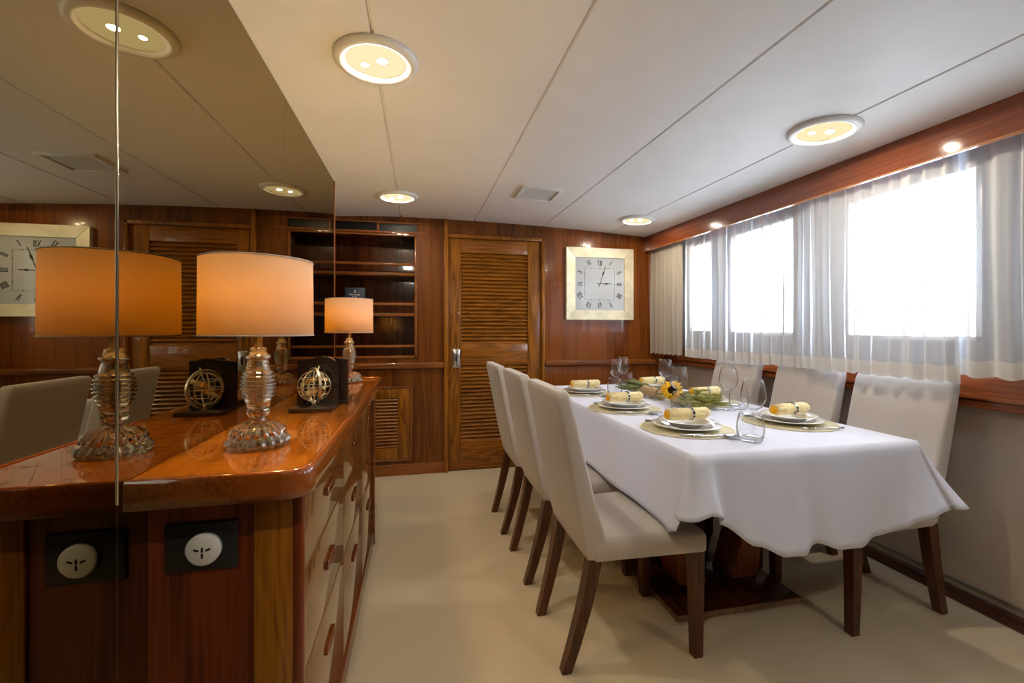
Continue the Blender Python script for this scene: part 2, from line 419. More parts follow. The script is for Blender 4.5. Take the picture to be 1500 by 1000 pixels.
# bookcase niche
bc = thing('bookcase', 'dark glossy built-in bookcase with empty shelves in the forward wall', 'bookcase', (-.45, YF, .955))
bx0, bx1 = -.5, .442; H0 = 0; H1 = 1.007; dp = .26
bm = NB()
box(bm, bx0, bx1, dp, dp+.02, H0, H1); box(bm, bx0-.0, bx0+.015, .102, dp, H0, H1); box(bm, bx1-.015, bx1, .102, dp, H0, H1)
box(bm, bx0, bx1, .102, dp, H0, H0+.015); box(bm, bx0, bx1, .102, dp, H1-.015, H1)
box(bm, bx0, bx0+.004, 0.0, .102, H0, H1); box(bm, bx1-.004, bx1, .0, .102, H0, H1)
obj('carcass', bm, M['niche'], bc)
bm = NB()
rbox(bm, bx1-.018, bx1, -.008, .004, H0, H1, .003); rbox(bm, bx0, bx0+.018, -.008, .004, H0, H1, .003)
rbox(bm, bx0, bx1, -.008, .004, H0, H0+.02, .003); rbox(bm, bx0, bx1, -.008, .004, H1-.012, H1, .003)
obj('face_frame', bm, M['trimx'], bc)
for z in (1.309, 1.64):
    bm = NB(); rbox(bm, bx0+.005, bx1-.005, .01, dp, z-.955-.012, z-.955+.014, .004); obj('shelf', bm, M['trimx'], bc)
for z in (1.051, 1.395, 1.722):
    bm = NB(); rbox(bm, bx0+.005, bx1-.005, .012, .026, z-.955-.010, z-.955+.012, .005); obj('fiddle_rail', bm, M['trimx'], bc)

# grille above the bookcase
gr = thing('air_grille', 'long black perforated air grille above the bookcase', 'air grille', (-.45, YF, 1.985))
for a, b in ((-.55, -.24), (-.215, .128), (.145, .512)):
    bm = NB()
    box(bm, a, b, .012, .03, .0, .067)
    nx = int((b-a)/.012); 
    for i in range(nx):
        box(bm, a+.003+i*.012, a+.0055+i*.012, .006, .012, .004, .063)
    for k in range(6): box(bm, a, b, .006, .012, .004+k*.0115, .0065+k*.0115)
    obj('grille_panel', bm, M['black'], gr)
for a, b in ((-.24, -.215), (.128, .145)):
    bm = NB(); box(bm, a, b, -.004, .03, .0, .067); obj('divider', bm, M['trimx'], gr)

# small louvred locker under the rail
lk = thing('locker', 'low wooden locker door with small louvre beside the sideboard', 'locker', (-.25, YF, .12))
bm = NB()
for a, b, c, d in ((-.40, .20, 0, .012), (-.40, .20, .592, .604), (-.40, -.388, .012, .592), (.188, .20, .012, .592)): rbox(bm, a, b, -.012, .004, c, d, .003)
obj('moulding', bm, M['trimx'], lk)
bm = NB()
rbox(bm, -.386, -.085, -.006, .004, .014, .59, .002); rbox(bm, .09, .186, -.006, .004, .014, .59, .002)
rbox(bm, -.085, .09, -.006, .004, .014, .105, .002); rbox(bm, -.085, .09, -.006, .004, .51, .59, .002)
pnl = obj('locker_door', bm, M['door'], lk)
bm = NB(); louvre(bm, -.085, .09, .105, .51, .027, y=-.003, d=.016, th=.005); obj('louvre', bm, M['doorh'], pnl)
bm = NB(); tube(bm, [(.145, -.006, .30), (.145, -.02, .31), (.145, -.02, .35), (.145, -.006, .36)], .005, 8); obj('handle', bm, M['handle'], pnl)

# ------------------------------------------------------------------ wall clock
ck = thing('wall_clock', 'square wall clock with broad gold leaf frame and Roman numerals on grey dial', 'clock', (1.596, YF, 1.597))
hw = .32; fw = .085
for k in range(4):
    bm = NB()
    o2 = [(-hw, hw), (hw, hw), (hw-fw, hw-fw), (-hw+fw, hw-fw)]
    rot = Matrix.Rotation(-PI/2*k, 4, 'Y')
    f = [(-hw+.0015, hw, -.0), (hw-.0015, hw, 0), (hw-fw-.0015, hw-fw, 0), (-hw+fw+.0015, hw-fw, 0)]
    A = [bm.verts.new(rot @ Vector((a, 0, b))) for a, b, _ in f]
    B = [bm.verts.new(rot @ Vector((a, -.034 if i < 2 else -.026, b))) for i, (a, b, _) in enumerate(f)]
    bm.faces.new(A); bm.faces.new(B[::-1])
    for i in range(4): bm.faces.new((A[i], A[(i+1) % 4], B[(i+1) % 4], B[i]))
    obj('frame_side', bm, M['goldleaf'], ck)
bm = NB(); box(bm, -hw+fw-.002, hw-fw+.002, -.014, -.002, -hw+fw-.002, hw-fw+.002)
dial = obj('dial', bm, M['face'], ck)
def stroke(bm, p, q, w, y=-.0155):
    p = Vector((p[0], 0, p[1])); q = Vector((q[0], 0, q[1])); d = (q-p).normalized(); s = Vector((-d.z, 0, d.x))*w/2
    a = [p+s, q+s, q-s, p-s]
    A = [bm.verts.new((v.x, y, v.z)) for v in a]; B = [bm.verts.new((v.x, y+.0018, v.z)) for v in a]
    bm.faces.new(A); bm.faces.new(B[::-1])
    for i in range(4): bm.faces.new((A[i], B[i], B[(i+1) % 4], A[(i+1) % 4]))
def roman(bm, txt, cx, cz, ang, h=.042):
    wd = {'I': .011, 'V': .024, 'X': .026}
    tot = sum(wd[c] for c in txt); x = -tot/2
    R2 = lambda a, b: (cx+a*math.cos(ang)-b*math.sin(ang), cz+a*math.sin(ang)+b*math.cos(ang))
    for c in txt:
        w = wd[c]; m = x+w/2
        if c == 'I': stroke(bm, R2(m, -h/2), R2(m, h/2), .0055)
        if c == 'V': stroke(bm, R2(x+.003, h/2), R2(m, -h/2), .0055); stroke(bm, R2(x+w-.003, h/2), R2(m, -h/2), .002)
        if c == 'X': stroke(bm, R2(x+.003, h/2), R2(x+w-.003, -h/2), .0055); stroke(bm, R2(x+w-.003, h/2), R2(x+.003, -h/2), .002)
        for e in (-h/2, h/2):
            if c == 'I': stroke(bm, R2(m-.005, e), R2(m+.005, e), .0022)
            else: stroke(bm, R2(x+.001, e), R2(x+.009, e), .0022); stroke(bm, R2(x+w-.009, e), R2(x+w-.001, e), .0022)
        x += w
rp = {12: (0, 1), 1: (.56, 1), 2: (1, .56), 3: (1, 0), 4: (1, -.56), 5: (.56, -1), 6: (0, -1), 7: (-.56, -1), 8: (-1, -.56), 9: (-1, 0), 10: (-1, .56), 11: (-.56, 1)}
txts = {1: 'I', 2: 'II', 3: 'III', 4: 'IIII', 5: 'V', 6: 'VI', 7: 'VII', 8: 'VIII', 9: 'IX', 10: 'X', 11: 'XI', 12: 'XII'}
for k, (a, b) in rp.items():
    bm = NB(); roman(bm, txts[k], a*.188, b*.188, -2*PI*k/12); obj('numeral', bm, M['numeral'], dial)
bm = NB()
for i in range(60):
    a = 2*PI*i/60; d = .142/max(abs(math.sin(a)), abs(math.cos(a))); w = .007 if i % 5 == 0 else .003
    x, z = d*math.sin(a), d*math.cos(a); stroke(bm, (x-w/2, z), (x+w/2, z), w)
for k in range(4):
    q = [(-.142, .142), (.142, .142), (.142, -.142), (-.142, -.142)]; stroke(bm, q[k], q[(k+1) % 4], .0008)
bmesh.ops.remove_doubles(bm, verts=bm.verts[:], dist=.00001)
obj('minute_track', bm, M['numeral'], dial)
bm = NB(); a = math.radians(19)
stroke(bm, (-.03*math.sin(a), -.03*math.cos(a)), (.17*math.sin(a), .17*math.cos(a)), .004, -.019)
stroke(bm, (.085*math.sin(a), .085*math.cos(a)), (.115*math.sin(a), .115*math.cos(a)), .014, -.0192); obj('minute_hand', bm, M['numeral'], dial)
bm = NB(); stroke(bm, (-.03, .001), (.105, .004), .005, -.018); stroke(bm, (.05, .002), (.072, .003), .013, -.0182); obj('hour_hand', bm, M['numeral'], dial)

# ------------------------------------------------------------------ mirrors
def mirror(label, y0, y1, z0, MX=MX):
    bm = NB()
    A = [bm.verts.new((MX, y, z)) for y, z in ((y0, z0), (y1, z0), (y1, ceil_z(MX, y1)-.003), (y0, ceil_z(MX, y0)-.003))]
    B = [bm.verts.new((MX-.010, v.co.y, v.co.z)) for v in A]
    bm.faces.new(A); bm.faces.new(B[::-1])
    for i in range(4):
        f = bm.faces.new((A[i], A[(i+1) % 4], B[(i+1) % 4], B[i])); f.material_index = 1
    o = obj('wall_mirror', bm, [M['mirror'], M['mirror_edge']])
    return tag(o, label, 'mirror', 'bronze mirror panels on the left wall')
mirror('tall bronze mirror panel at left edge reaching below the sideboard top', -1.6, .8599, .02, MX-.0004)
mirror('bronze mirror panel behind the larger near lamp', .8601, 1.81, .1)
mirror('bronze mirror panel behind the far lamp and bookends', 1.812, 2.81, .1)
bm = NB(); rbox(bm, MX-.003, MX+.0022, .8580, .8615, .885, ceil_z(MX, .86)-.004, .002)
struct('trim_12', bm, M['mirror_edge'], 'slim steel strip joining two mirror panels')

# ------------------------------------------------------------------ sideboard
sb = thing('sideboard', 'long glossy wooden sideboard with drawers along the mirrored wall', 'sideboard', (-.35, 1.75, 0))
def sx(x): return x+.35
def sy(y): return y-1.75
TZ = .918; Y0, Y1 = .872, 2.58; X0, X1 = MX-.0005, -.196
def round_outline(x0, x1, y0, y1, r, n=8, near=True):
    pts = [(x0, y0)]
    for k in range(n+1):
        a = -PI/2+PI/2*k/n; pts.append((x1-r+r*math.cos(a), y0+r+r*math.sin(a)))
    for k in range(n+1):
        a = PI/2*k/n; pts.append((x1-r+r*math.cos(a), y1-r+r*math.sin(a)))
    pts.append((x0, y1)); return pts
def slab(bm, out, z0, z1, bev, segs=3):
    t = bmesh.new(); prism(t, out, z0, z1)
    es = [e for e in t.edges if abs(e.verts[0].co.z-e.verts[1].co.z) < 1e-6]
    bmesh.ops.bevel(t, geom=es, offset=bev, segments=segs, profile=.5, affect='EDGES')
    for f in t.faces: f.smooth = len(f.verts) == 4 and f.calc_area() < .02
    merge(bm, t)
bm = NB(); slab(bm, round_outline(sx(X0+.001), sx(X1-.012), sy(Y0+.011), sy(Y1-.020), .04), TZ-.014, TZ, .0015, 1)
top = obj('top_panel', bm, M['top'], sb)
# bull-nosed edge moulding around three sides, standing a little above the panel
bm = NB()
out = round_outline(sx(X0+.001), sx(X1), sy(Y0), sy(Y1), .05); inn = round_outline(sx(X0+.001), sx(X1-.014), sy(Y0+.013), sy(Y1-.022), .04)
secs = []
for (ox, oy), (ix, iy) in zip(out, inn):
    d = Vector((ox-ix, oy-iy, 0)); I = Vector((ix, iy, 0))
    prof = [(0, TZ-.05), (0, TZ+.0005), (.12, TZ+.003), (.5, TZ+.003), (.85, TZ-.001), (1.0, TZ-.012), (1.0, TZ-.036), (.9, TZ-.050)]
    secs.append([I+d*a+Vector((0, 0, z)) for a, z in prof])
loft(bm, secs, True, True)
obj('edge_moulding', bm, M['topedge'], sb)
BX = -.245; BY0, BY1 = .935, 2.545
bm = NB(); box(bm, sx(X0+.002), sx(BX-.018), sy(BY0+.02), sy(BY1), .075, TZ-.015)
obj('body', bm, M['endred'], sb)
bm = NB(); box(bm, sx(X0+.001), sx(-.312), sy(BY0+.008), sy(BY0+.02), .0, TZ-.05)
obj('end_panel', bm, M['endred'], sb)
bm = NB(); rbox(bm, sx(-.312), sx(-.226), sy(BY0), sy(BY0+.03), .0, TZ-.05, .003)
obj('corner_post', bm, M['post'], sb)
bm = NB(); rbox(bm, sx(-.243), sx(-.222), sy(BY0-.002), sy(BY0+.022), .0, TZ-.05, .006)
obj('corner_bead', bm, M['endred'], sb)
bm = NB(); rbox(bm, sx(-.25), sx(-.232), sy(BY1-.03), sy(BY1), .0, TZ-.05, .004); obj('far_stile', bm, M['trimx'], sb)
bm = NB(); rbox(bm, sx(-.30), sx(-.236), sy(BY0+.03), sy(BY1-.03), .0, .078, .01); obj('plinth', bm, M['trimy'], sb)
cols = [(BY0+.034, 1.545), (1.549, 2.04), (2.044, BY1-.032)]
rows = [(.081, .428), (.432, .650), (.654, TZ-.052)]
hz = [.315, .545, .745]
for a, b in cols:
    for (z0, z1), h in zip(rows, hz):
        bm = NB(); rbox(bm, sx(-.263), sx(-.243), sy(a), sy(b), z0, z1, .003)
        dr = obj('drawer', bm, M['drawer'], sb)
        ym = sy((a+b)/2+(.05 if a < 1 else 0))
        bm = NB()
        ol = []; hl, r = .055, .0135
        for k in range(17):
            an = -PI/2+PI*k/16; ol.append((ym+hl-r+r*math.cos(an), h+r*math.sin(an)))
        for k in range(17):
            an = PI/2+PI*k/16; ol.append((ym-hl+r+r*math.cos(an), h+r*math.sin(an)))
        ri = [[(sx(-.2435), y, z) for y, z in ol], [(sx(-.237), y, z) for y, z in ol], [(sx(-.2345), ym+(y-ym)*.95, h+(z-h)*.8) for y, z in ol],
              [(sx(-.2345), ym+(y-ym)*.82, h+(z-h)*.5) for y, z in ol], [(sx(-.2405), ym+(y-ym)*.80, h+(z-h)*.42) for y, z in ol]]
        loft(bm, ri, True, False); obj('handle', bm, M['handle'], dr)
# socket on the sideboard end
so = thing('power_socket', 'white round power socket on a black plate at the sideboard end', 'socket', (-.402, BY0+.0075, .769))
bm = NB(); rbox(bm, -.062, .062, -.006, 0, -.046, .046, .003); obj('mounting_plate', bm, M['black'], so)
bm = NB(); lathe(bm, [(.0, 0), (.030, 0), (.030, .010), (.0265, .0125), (0, .0125)], 40)
kb = obj('socket_face', bm, M['plastic'], so, loc=(.006, -.006, -.002), rot=(PI/2, 0, 0))
for p in ((-.010, .001, -.35), (.010, .001, .35), (0, -.010, PI/2), (0, .001, PI/2)):
    bm = NB(); box(bm, -.0045, .0045, -.0018, .0018, .012, .0131)
    obj('socket_slot', bm, M['black'], kb, loc=(p[0], p[1], 0), rot=(0, 0, p[2]))

# ------------------------------------------------------------------ table lamps
def make_lamp():
    r = thing('table_lamp', '', 'lamp', (0, 0, 0), group='glass table lamps on the sideboard')
    pr = [(0, 0), (.058, 0), (.063, .006), (.0640, .013), (.059, .019), (.0535, .024), (.0555, .029), (.0525, .038), (.040, .049), (.022, .056),
          (.0150, .058), (.0148, .064), (.0205, .068), (.0232, .074), (.0235, .080), (.0225, .084)]
    bm = NB(); lathe(bm, pr, 120, ripple=lambda k, a: (.045*math.sin(20*a) if 1 <= k <= 5 else .05*math.sin(20*a+k*.5) if k <= 8 else 0))
    lathe(bm, [(0.0, .084), (.0225, .084)], 24)
    obj('glass_foot', bm, M['crystal'], r)
    body = [(0, .085), (.0225, .085), (.0250, .098), (.0290, .108)]
    z = .108; rr = [.0318, .0345, .0362, .0368, .0360, .0345, .0315]
    for q in rr:
        body += [(q-.0042, z+.0004), (q-.0005, z+.0022), (q+.0012, z+.0045), (q-.0005, z+.0068), (q-.0042, z+.0086)]; z += .0088
    body += [(.0255, z+.002), (.0215, z+.022), (.0205, z+.026)]
    zz = z+.026
    body += [(.0255, zz+.002), (.0265, zz+.006), (.0245, zz+.010), (.0185, zz+.012), (.0190, zz+.017), (.0155, zz+.020), (.0175, zz+.025), (.011, zz+.028), (0, zz+.028)]
    bm = NB(); lathe(bm, body, 48); lathe(bm, [(0, .092)]+[(r_*.70, z_) for r_, z_ in body[2:-3]]+[(0, body[-3][1])], 32)
    obj('glass_column', bm, M['crystal'], r)
    ze = zz+.028
    bm = NB(); lathe(bm, [(.0, .093), (.0035, .093), (.0035, ze-.02), (.0035, ze), (.009, ze), (.009, .262), (.013, .263), (.013, .30), (0, .30)], 20); obj('stem', bm, M['brass'], r)
    bm = NB(); lathe(bm, [(0, .302), (.012, .302), (.020, .325), (.024, .345), (.018, .365), (0, .372)], 20); obj('bulb', bm, M['bulb'], r)
    R0, R1, t = .1150, .1135, .0012; z0, z1 = .250, .419
    bm = NB(); lathe(bm, [(R0, z0), (R1, z1), (R1-t, z1), (R0-t, z0)], 72, closed=True)
    sh = obj('lamp_shade', bm, M['shade'], r); sh['label'] = 'cream drum lamp shade'
    for z, R in ((z0, R0), (z1, R1)):
        bm = NB(); tube(bm, [(R*math.cos(2*PI*k/72), R*math.sin(2*PI*k/72), z) for k in range(72)], .0016, 6, True); obj('shade_rim', bm, M['fabric'], sh)
    bm = NB()
    for k in range(3):
        a = 2*PI*k/3+.4; tube(bm, [(.012*math.cos(a), .012*math.sin(a), .296), (.06*math.cos(a), .06*math.sin(a), .262), ((R0-.002)*math.cos(a), (R0-.002)*math.sin(a), z0+.004)], .0016, 6)
    obj('shade_carrier', bm, M['brass'], sh)
    return r
LAMPS = [(-.355, 1.095, TZ+.001), (-.338, 2.33, TZ+.001)]
lamp = make_lamp(); lamp.location = LAMPS[0]
lamp['label'] = 'lit glass table lamp with drum shade at the near end of the sideboard'
l2 = copy_tree(lamp); l2.location = LAMPS[1]
l2['label'] = 'lit glass table lamp at the far end of the sideboard beside the bookends'

# ------------------------------------------------------------------ armillary bookends
def make_bookend():
    r = thing('bookend', '', 'bookend', group='armillary bookends on the sideboard')
    bm = NB(); rbox(bm, -.065, .065, -.13, 0, 0, .014, .002); obj('base', bm, M['bookend'], r)
    bm = NB(); ol = [(-.065, .014), (.065, .014)]
    for k in range(13):
        a = PI*.5*k/12; ol.append((.065-.10+.10*math.cos(a*.6), .125+.045*math.sin(a)))
    ol.append((-.065, .158))
    prism(bm, ol, -.022, 0, f=lambda a, b, z: (a, z, b)); obj('upright', bm, M['bookend'], r)
    c = Vector((0, -.075, .078)); R = .050
    def ring(bm, R, rad, rot, flat=1.0):
        m = Matrix.Translation(c) @ rot
        tube(bm, [m @ Vector((R*math.cos(2*PI*k/40), R*math.sin(2*PI*k/40), 0)) for k in range(40)], rad, 8, True)
    X = lambda d: Matrix.Rotation(math.radians(d), 4, 'X'); Yr = lambda d: Matrix.Rotation(math.radians(d), 4, 'Y'); Z = lambda d: Matrix.Rotation(math.radians(d), 4, 'Z')
    bm = NB()
    for k in range(4): ring(bm, R, .0015, Z(45*k+10) @ X(90))
    for h in (-.025, .0, .025):
        m = Matrix.Translation(c+Vector((0, 0, h))); q = math.sqrt(R*R-h*h)
        tube(bm, [m @ Vector((q*math.cos(2*PI*k/40), q*math.sin(2*PI*k/40), 0)) for k in range(40)], .0014, 8, True)
    obj('globe', bm, M['palegold'], r)
    bm = NB(); m = Matrix.Translation(c) @ Z(-60) @ Yr(4)
    def band(R0, R1, w):
        rg = []
        for k in range(40):
            a = 2*PI*k/40; d = Vector((math.cos(a), 0, math.sin(a)))
            rg.append([m @ (d*R0+Vector((0, -w, 0))), m @ (d*R1+Vector((0, -w, 0))), m @ (d*R1+Vector((0, w, 0))), m @ (d*R0+Vector((0, w, 0)))])
        loft(bm, rg, False, False, True)
    band(.056, .062, .004); obj('meridian_ring', bm, M['palegold'], r)
    bm = NB(); m = Matrix.Translation(c) @ X(62) @ Z(20)
    band(.046, .0485, .007); obj('zodiac_band', bm, M['brass'], r)
    bm = NB(); tube(bm, [c+Vector((-.02, 0, -.058)), c+Vector((.015, 0, .066))], .002, 8); lathe(bm, [(0, .0), (.009, .0), (.006, .008), (.004, .02)], 16, (0, -.075, .013)); obj('axis', bm, M['palegold'], r)
    return r
be = make_bookend(); be.location = (-.335, 1.625, TZ+.0008); be['label'] = 'dark bookend with gold armillary sphere facing the near lamp'
b2 = copy_tree(be); b2.location = (-.310, 1.65, TZ+.0008); b2.rotation_euler = (0, 0, PI); b2['label'] = 'second gold armillary bookend, hidden behind the first, facing the far lamp'

# ------------------------------------------------------------------ carton on the shelf
cb = thing('gift_carton', 'dark navy gift carton with white lettering on the bookcase shelf', 'carton', (-.50, YF+.105, 1.324))
bm = NB(); rbox(bm, -.075, .075, -.05, .05, 0, .205, .002); obj('carton_body', bm, M['navy'], cb)
def text(body, size, z, name, parent):
    cu = bpy.data.curves.new(name, 'FONT'); cu.body = body; cu.size = size; cu.align_x = 'CENTER'; cu.extrude = .0004
    tmp = bpy.data.objects.new(name, cu); COL.objects.link(tmp); bpy.context.view_layer.update()
    me = bpy.data.meshes.new_from_object(tmp.evaluated_get(bpy.context.evaluated_depsgraph_get())); bpy.data.objects.remove(tmp); bpy.data.curves.remove(cu)
    me.materials.clear(); me.materials.append(M['print']); o = bpy.data.objects.new(name, me); COL.objects.link(o)
    o.parent = parent; o.location = (-.002, -.0508, z); o.rotation_euler = (PI/2, 0, 0); return o
text('Hennessy', .022, .142, 'lettering', cb); text('X.O', .024, .118, 'lettering', cb)
bm = NB()
for a, b in (((-.008, .166), (.004, .176)), ((.004, .176), (.001, .186)), ((-.008, .166), (.008, .166))): stroke(bm, a, b, .004, -.0515)
obj('emblem', bm, M['print'], cb)

# ------------------------------------------------------------------ ceiling fittings
def make_downlight():
    r = thing('downlight', '', 'ceiling light', group='round recessed ceiling lights')
    bm = NB(); lathe(bm, [(.098, .004), (.100, -.010), (.112, -.016), (.128, -.014), (.136, -.006), (.137, .004), (.118, .008)], 64, closed=True); obj('trim_ring', bm, M['plastic'], r)
    bm = NB(); lathe(bm, [(.0, -.007), (.05, -.008), (.100, -.003), (.100, .003), (0, .003)], 48); ln = obj('frosted_lens', bm, M['lens'], r)
    for x, y, q in ((.02, -.012, .0155), (-.038, .02, .011)):
        bm = NB(); lathe(bm, [(0, -.0105), (q*.7, -.0102), (q, -.0075), (0, -.0068)], 24, (x, y, 0)); obj('bulb_glow', bm, M['hot'], ln)
    return r
DL = [(-.135, 1.515, 'large round downlight above the near end of the sideboard'), (-.135, 3.09, 'small looking round downlight in front of the bookcase'),
      (1.69, 1.54, 'round downlight over the near end of the dining table by the windows'), (1.69, 3.16, 'round downlight in the far corner in front of the clock')]
DL += [(-.135, -.06, 'added unseen downlight above the viewer on the mirror side'), (1.69, -.06, 'added unseen downlight above the viewer on the window side')]  # this pair is out of view, added as fill to brighten the room
d0 = make_downlight()
for i, (x, y, lb) in enumerate(DL):
    o = d0 if i == 0 else copy_tree(d0)
    sl = (-.033*x if x > 0 else -.10*x)
    o.location = (x, y, ceil_z(x, y)-.002); o.rotation_euler = (math.radians(.77), math.atan(-sl), 0); o['label'] = lb
# speaker / air grille in the ceiling
cv = thing('ceiling_vent', 'square pale ceiling grille between two panel joints', 'ceiling vent', (.775, 2.79, ceil_z(.775, 2.79)-.001))
cv.rotation_euler = (math.radians(.77), math.atan(.033*.775), 0)
bm = NB()
for a, b, c, d in ((-.135, .135, -.135, -.112), (-.135, .135, .112, .135), (-.135, -.112, -.112, .112), (.112, .135, -.112, .112)): rbox(bm, a, b, c, d, -.012, .003, .003)
obj('vent_frame', bm, M['plastic'], cv)
bm = NB(); box(bm, -.113, .113, -.113, .113, -.003, .002)
for k in range(22): box(bm, -.112, .112, -.110+k*.0102, -.106+k*.0102, -.007, -.003)
obj('grille', bm, M['vent'], cv)

# ------------------------------------------------------------------ chairs
def make_chair():
    r = thing('dining_chair', '', 'chair', group='cream upholstered dining chairs')
    # backrest: leaning padded slab, x is the direction the sitter faces
    bm = NB(); rings = []
    def section(zz, xr, xf, hy, rr=.016):
        pts = []
        for cx, cy, a0 in ((xf-rr, hy-rr, 0), (xr+rr, hy-rr, PI/2), (xr+rr, -hy+rr, PI), (xf-rr, -hy+rr, 1.5*PI)):
            for k in range(4):
                a = a0+PI/2*k/3; pts.append((cx+rr*math.cos(a), cy+rr*math.sin(a), zz))
        return pts
    back = [(.385, -.178, -.098, .196), (.40, -.184, -.100, .200), (.47, -.204, -.118, .202), (.56, -.222, -.146, .202), (.70, -.250, -.182, .203), (.85, -.278, -.218, .205), (.945, -.298, -.244, .205), (.965, -.301, -.250, .200), (.976, -.296, -.258, .190)]
    for zz, a, b, h in back: rings.append(section(zz, a, b, h, .014 if zz < .96 else .012))
    loft(bm, rings, True, True); obj('backrest', bm, M['fabric'], r)
    bm = NB(); t = bmesh.new()
    sec = [(.388, .0), (.392, .004), (.442, .004), (.458, -.004), (.468, -.018)]
    rings = []
    for zz, e in sec:
        pts = []; rr = .018
        x0, x1, hy0, hy1 = -.165-e*.3, .262+e, .200+e, .214+e
        for cx, cy, a0 in ((x1-rr, hy1-rr, 0), (x0+rr, hy0-rr, PI/2), (x0+rr, -hy0+rr, PI), (x1-rr, -hy1+rr, 1.5*PI)):
            for k in range(4):
                a = a0+PI/2*k/3; pts.append((cx+rr*math.cos(a), cy+rr*math.sin(a), zz))
        rings.append(pts)
    R = [[bm.verts.new(p) for p in q] for q in rings]; n = len(R[0])
    for k in range(len(R)-1):
        for i in range(n):
            f = bm.faces.new((R[k][i], R[k][(i+1) % n], R[k+1][(i+1) % n], R[k+1][i])); f.smooth = True
    bm.faces.new(R[0][::-1])
    cv_ = bm.verts.new((.04, 0, .476))
    for i in range(n): f = bm.faces.new((R[-1][i], R[-1][(i+1) % n], cv_)); f.smooth = True
    t.free(); obj('seat', bm, M['fabric'], r)
    def leg(pts):
        bm = NB(); loft(bm, [[(x-s/2, y-s/2, z), (x+s/2, y-s/2, z), (x+s/2, y+s/2, z), (x-s/2, y+s/2, z)] for x, y, z, s in pts], True, False)
        obj('leg', bm, M['leg'], r)
    for s in (-1, 1):
        leg([(.238, s*.186, 0, .034), (.236, s*.188, .2, .040), (.234, s*.188, .395, .046)])
        leg([(-.252, s*.158, 0, .034), (-.222, s*.164, .10, .038), (-.190, s*.170, .22, .042), (-.168, s*.174, .32, .045), (-.155, s*.176, .395, .046)])
    return r
c0 = make_chair()
CH = [(.752, 1.60, 0, 'cream dining chair nearest the camera on the sideboard side of the table'), (.752, 2.14, 0, 'cream dining chair in the middle of the sideboard side of the table'),
      (.740, 2.655, 0, 'cream dining chair furthest back on the sideboard side, in front of the door'),
      (1.892, 1.572, PI, 'cream dining chair nearest the camera on the window side of the table'), (1.892, 2.06, PI, 'cream dining chair in the middle under the window curtains'),
      (1.892, 2.62, PI, 'cream dining chair furthest back on the window side of the table')]
for i, (x, y, rz, lb) in enumerate(CH):
    o = c0 if i == 0 else copy_tree(c0)
    o.location = (x, y, 0); o.rotation_euler = (0, 0, rz); o['label'] = lb

# ------------------------------------------------------------------ dining table and its cloth
TT = .762
tb = thing('dining_table', 'dining table under the white cloth on a dark wooden pedestal base', 'table', (1.36, 2.2, 0))
bm = NB(); rbox(bm, -.46, .47, -.905, .91, TT-.045, TT-.004, .008); obj('tabletop', bm, M['base'], tb)
bm = NB(); rbox(bm, -.335, .265, -.615, .615, .0, .006, .002); rbox(bm, -.335, .265, -.615, .615, .006, .028, .003); 
bp = obj('base_plate', bm, M['base'], tb)
bm = NB()
for a, b, c, d in ((-.337, .267, -.617, -.615), (-.337, .267, .615, .617), (-.337, -.335, -.615, .615), (.265, .267, -.615, .615)): box(bm, a, b, c, d, .003, .025)
obj('plate_edge', bm, M['baseedge'], bp)
def curved_post(sgn, y0):
    bm = NB(); rings = []
    for k in range(13):
        z = .026+(TT-.07)*k/12; t_ = k/12
        x = sgn*(.10+.115*math.sin(PI*t_*.9+.3)-.11*t_); w = .05+.018*math.cos(2*PI*t_)
        rings.append([(x-w, y0-.07, z), (x+w, y0-.07, z), (x+w, y0+.07, z), (x-w, y0+.07, z)])
    loft(bm, rings, True, False)
    return bm
for y0 in (-.36, .36):
    for s in (-1, 1): obj('pedestal_leg', curved_post(s, y0), M['burl'], tb)
bm = NB(); rbox(bm, -.035, .035, -.29, .29, .028, TT-.05, .004); obj('pedestal_panel', bm, M['base'], tb)

def lerp_tab(t, x):
    for (a, va), (b, vb) in zip(t, t[1:]):
        if x <= b: return va+(vb-va)*(x-a)/(b-a)
    return t[-1][1]
def smooth_tab(t, x):
    for (a, va), (b, vb) in zip(t, t[1:]):
        if x <= b:
            q = max(0, (x-a)/(b-a)); q = q*q*(3-2*q); return va+(vb-va)*q
    return t[-1][1]
cx0, cx1, cy0, cy1 = .888, 1.840, 1.283, 3.14; CZ = TT+.002
# perimeter stations: position on the edge, outward direction, drop, flare
st = []
def add(p, d, drop, fl): st.append((Vector((p[0], p[1], 0)), Vector((d[0], d[1], 0)).normalized(), drop, fl))
hem_near = [(0, .165), (.038, .168), (.075, .222), (.20, .29), (.31, .328), (.40, .333), (.475, .312), (.545, .330), (.65, .335), (.74, .312), (.86, .285), (.92, .255), (1.0, .225)]
fl_near = [(0, .070), (.035, .085), (.075, .016), (.18, .045), (.30, .062), (.38, .058), (.46, .028), (.55, .055), (.64, .05), (.74, .03), (.86, .05), (.95, .075), (1, .09)]
nn = 60
for k in range(nn+1):
    q = k/nn; add((cx0+.012+(cx1-cx0-.024)*q, cy0), ((q > .9)*(q-.9)*7.5, -1), smooth_tab(hem_near, q), smooth_tab(fl_near, q))
for k in range(1, 10):                               # near right corner, flaring out
    a = -PI/2+PI/2*k/10; add((cx1-.012+.012*math.cos(a), cy0+.012+.012*math.sin(a)), (math.cos(a*.8+.05), math.sin(a*.8-.25)), .222, .08+.050*math.sin(PI*k/10))
for k in range(61):
    q = k/60; add((cx1, cy0+.012+(cy1-cy0-.024)*q), (1, -.3*max(0, 1-q*6)), .225+.02*math.sin(9*q*PI)+.03*(1-q), .035+.012*math.sin(16*q*PI)+.07*max(0, 1-q*8))
